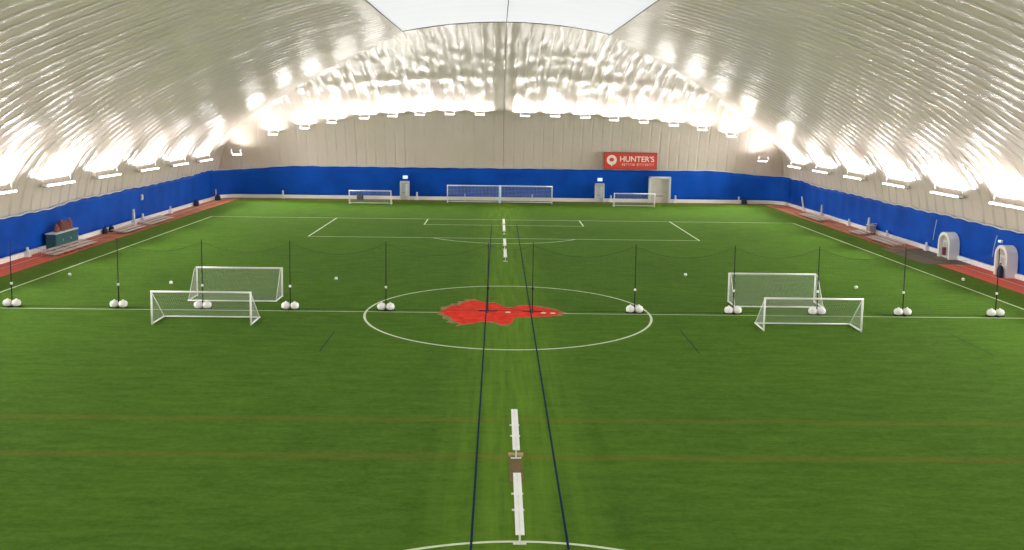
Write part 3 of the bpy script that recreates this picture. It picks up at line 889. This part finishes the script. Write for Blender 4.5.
# teal locker with rust-brown bags on top
t=thing('storage_locker','dark teal steel locker with a pale lid against the left blue curtain','locker',(-40.84,25.9,0))
MB().box(-.45,.45,-2.15,2.15,.05,1.45).build('body',M['teal'],t,bevel=.03)
MB().box(-.5,.5,-2.22,2.22,1.45,1.55).build('lid',M['door'],t,bevel=.02)
for k in range(3):
    d=MB().box(.45,.49,-2.1+k*1.42,-.73+k*1.42,.12,1.4).build('locker_door',M['teal'],t,bevel=.01)
    MB().tube([(.53,-.85+k*1.42,.7),(.53,-.85+k*1.42,.95)],.02,6).build('handle',M['alu'],d)
for k,(y,h,s) in enumerate(((24.9,.75,.3),(25.9,1.0,.36),(26.7,.85,.3),(27.4,1.05,.28))):
    t=thing('equipment_sack','rust-brown equipment sack standing on the teal locker, %s from the viewer'%ordn[k],'sack',(-40.86,y,1.55),0,'sacks on the teal locker')
    MB().lathe([(.75*s,0),(s,.1),(s*.95,.45*h),(s*.7,.75*h),(s*.28,.88*h),(s*.45,h)],seg=14).build('body',M['rust'],t,smooth=True)
    MB().lathe([(s*.3,.86*h),(s*.34,.88*h),(s*.3,.9*h)],seg=12).build('tie',M['tan'],t,smooth=True)

# white arched door vestibules in the right curtain
def vestibule(y,w,h,label,depth=1.5,rz=0):
    t=thing('door_vestibule',label,'vestibule',(41.6,y,0),rz)
    def outline(w,h,n=14):
        r=w/2; q=[(-r,0)]
        rz_=h-r*1.0
        for k in range(n+1):
            a=PI-PI*k/n; q.append((r*math.cos(a),rz_+r*math.sin(a)*1.0))
        q.append((r,0)); return q
    o=outline(w,h); i=outline(w-.5,h-.3)
    mb=MB(); n=len(o)
    for X in (-depth,0):
        for (a,z) in o: mb.v.append((X,a,z))
        for (a,z) in i: mb.v.append((X+(.0),a,z))
    for k in range(n-1):
        mb.f+=[(k,k+1,n+k+1,n+k),(k,k+1,2*n+k+1,2*n+k),(n+k,n+k+1,3*n+k+1,3*n+k)]
    mb.build('arched_collar',M['collar'],t,smooth=False)
    ib=outline(w-.52,h-.32)
    MB().prism(ib,'x',-depth+.28,-depth+.36).build('back_panel',M['doorpanel'],t)
    d=MB().box(-depth+.2,-depth+.28,-w*.16,w*.24,.05,h*.68).build('door_leaf',M['door'],t,bevel=.02)
    MB().box(-depth+.17,-depth+.2,-w*.08,w*.16,h*.38,h*.6).build('window',M['doorpanel'],d)
    return t
v=vestibule(25.2,2.2,2.45,'white arched door vestibule in the right curtain, the farther one',.95)
e=thing('fire_extinguisher_box','small dark maroon box in the doorway of the farther white vestibule','wall box',(40.5,24.7,.35))
MB().box(-.1,.08,-.22,.22,0,.75).build('housing',M['maroon'],e,bevel=.03); MB().box(-.13,-.1,-.15,.15,.08,.66).build('lid',M['maroon'],e)
v=vestibule(15.7,1.9,2.6,'white arched door vestibule in the right curtain, the nearer one by the frame edge',.9)
bag(40.4,15.1,.25,.3,1.0,'navy','tall dark navy bag standing by the nearer white vestibule')
t=thing('exit_light','tiny white exit light above the nearer right vestibule','exit light',(41.45,17.2,2.6))
MB().box(-.1,.1,-.2,.2,0,.22).build('housing',M['lamp_body'],t,bevel=.02); MB().box(-.13,-.1,-.16,.16,.03,.19).build('light_face',M['exit'],t)

# ------------------------------------------------------------------ world, camera, colour
w=bpy.data.worlds.new('daylight'); bpy.context.scene.world=w; w.use_nodes=True
w.node_tree.nodes['Background'].inputs['Color'].default_value=(1,.99,.985,1)
w.node_tree.nodes['Background'].inputs['Strength'].default_value=1.42

cam=bpy.data.cameras.new('camera'); co=bpy.data.objects.new('camera',cam); C.objects.link(co)
R=Vector((.99980604,-.01445601,.01337534)); U=Vector((-.01185649,.10047836,.9948686)); F=Vector((.01572576,.99483422,-.10028747))
m=Matrix.Identity(4)
for i in range(3): m[i][0]=R[i]; m[i][1]=U[i]; m[i][2]=-F[i]
m[0][3],m[1][3],m[2][3]=-.74581,-57.50008,12.81517
co.matrix_world=m
cam.sensor_width=36; cam.lens=906.309*36/1024; cam.shift_y=-70/1024; cam.clip_end=600; cam.clip_start=.1
sc=bpy.context.scene; sc.camera=co
sc.view_settings.view_transform='Standard'; sc.view_settings.look='None'; sc.view_settings.gamma=1; sc.view_settings.use_curve_mapping=False
sc.view_settings.exposure=0
sc.cycles.use_denoising=True
sc.cycles.max_bounces=10; sc.cycles.diffuse_bounces=6; sc.cycles.glossy_bounces=3; sc.cycles.transmission_bounces=4; sc.cycles.transparent_max_bounces=8
sc.cycles.sample_clamp_indirect=6
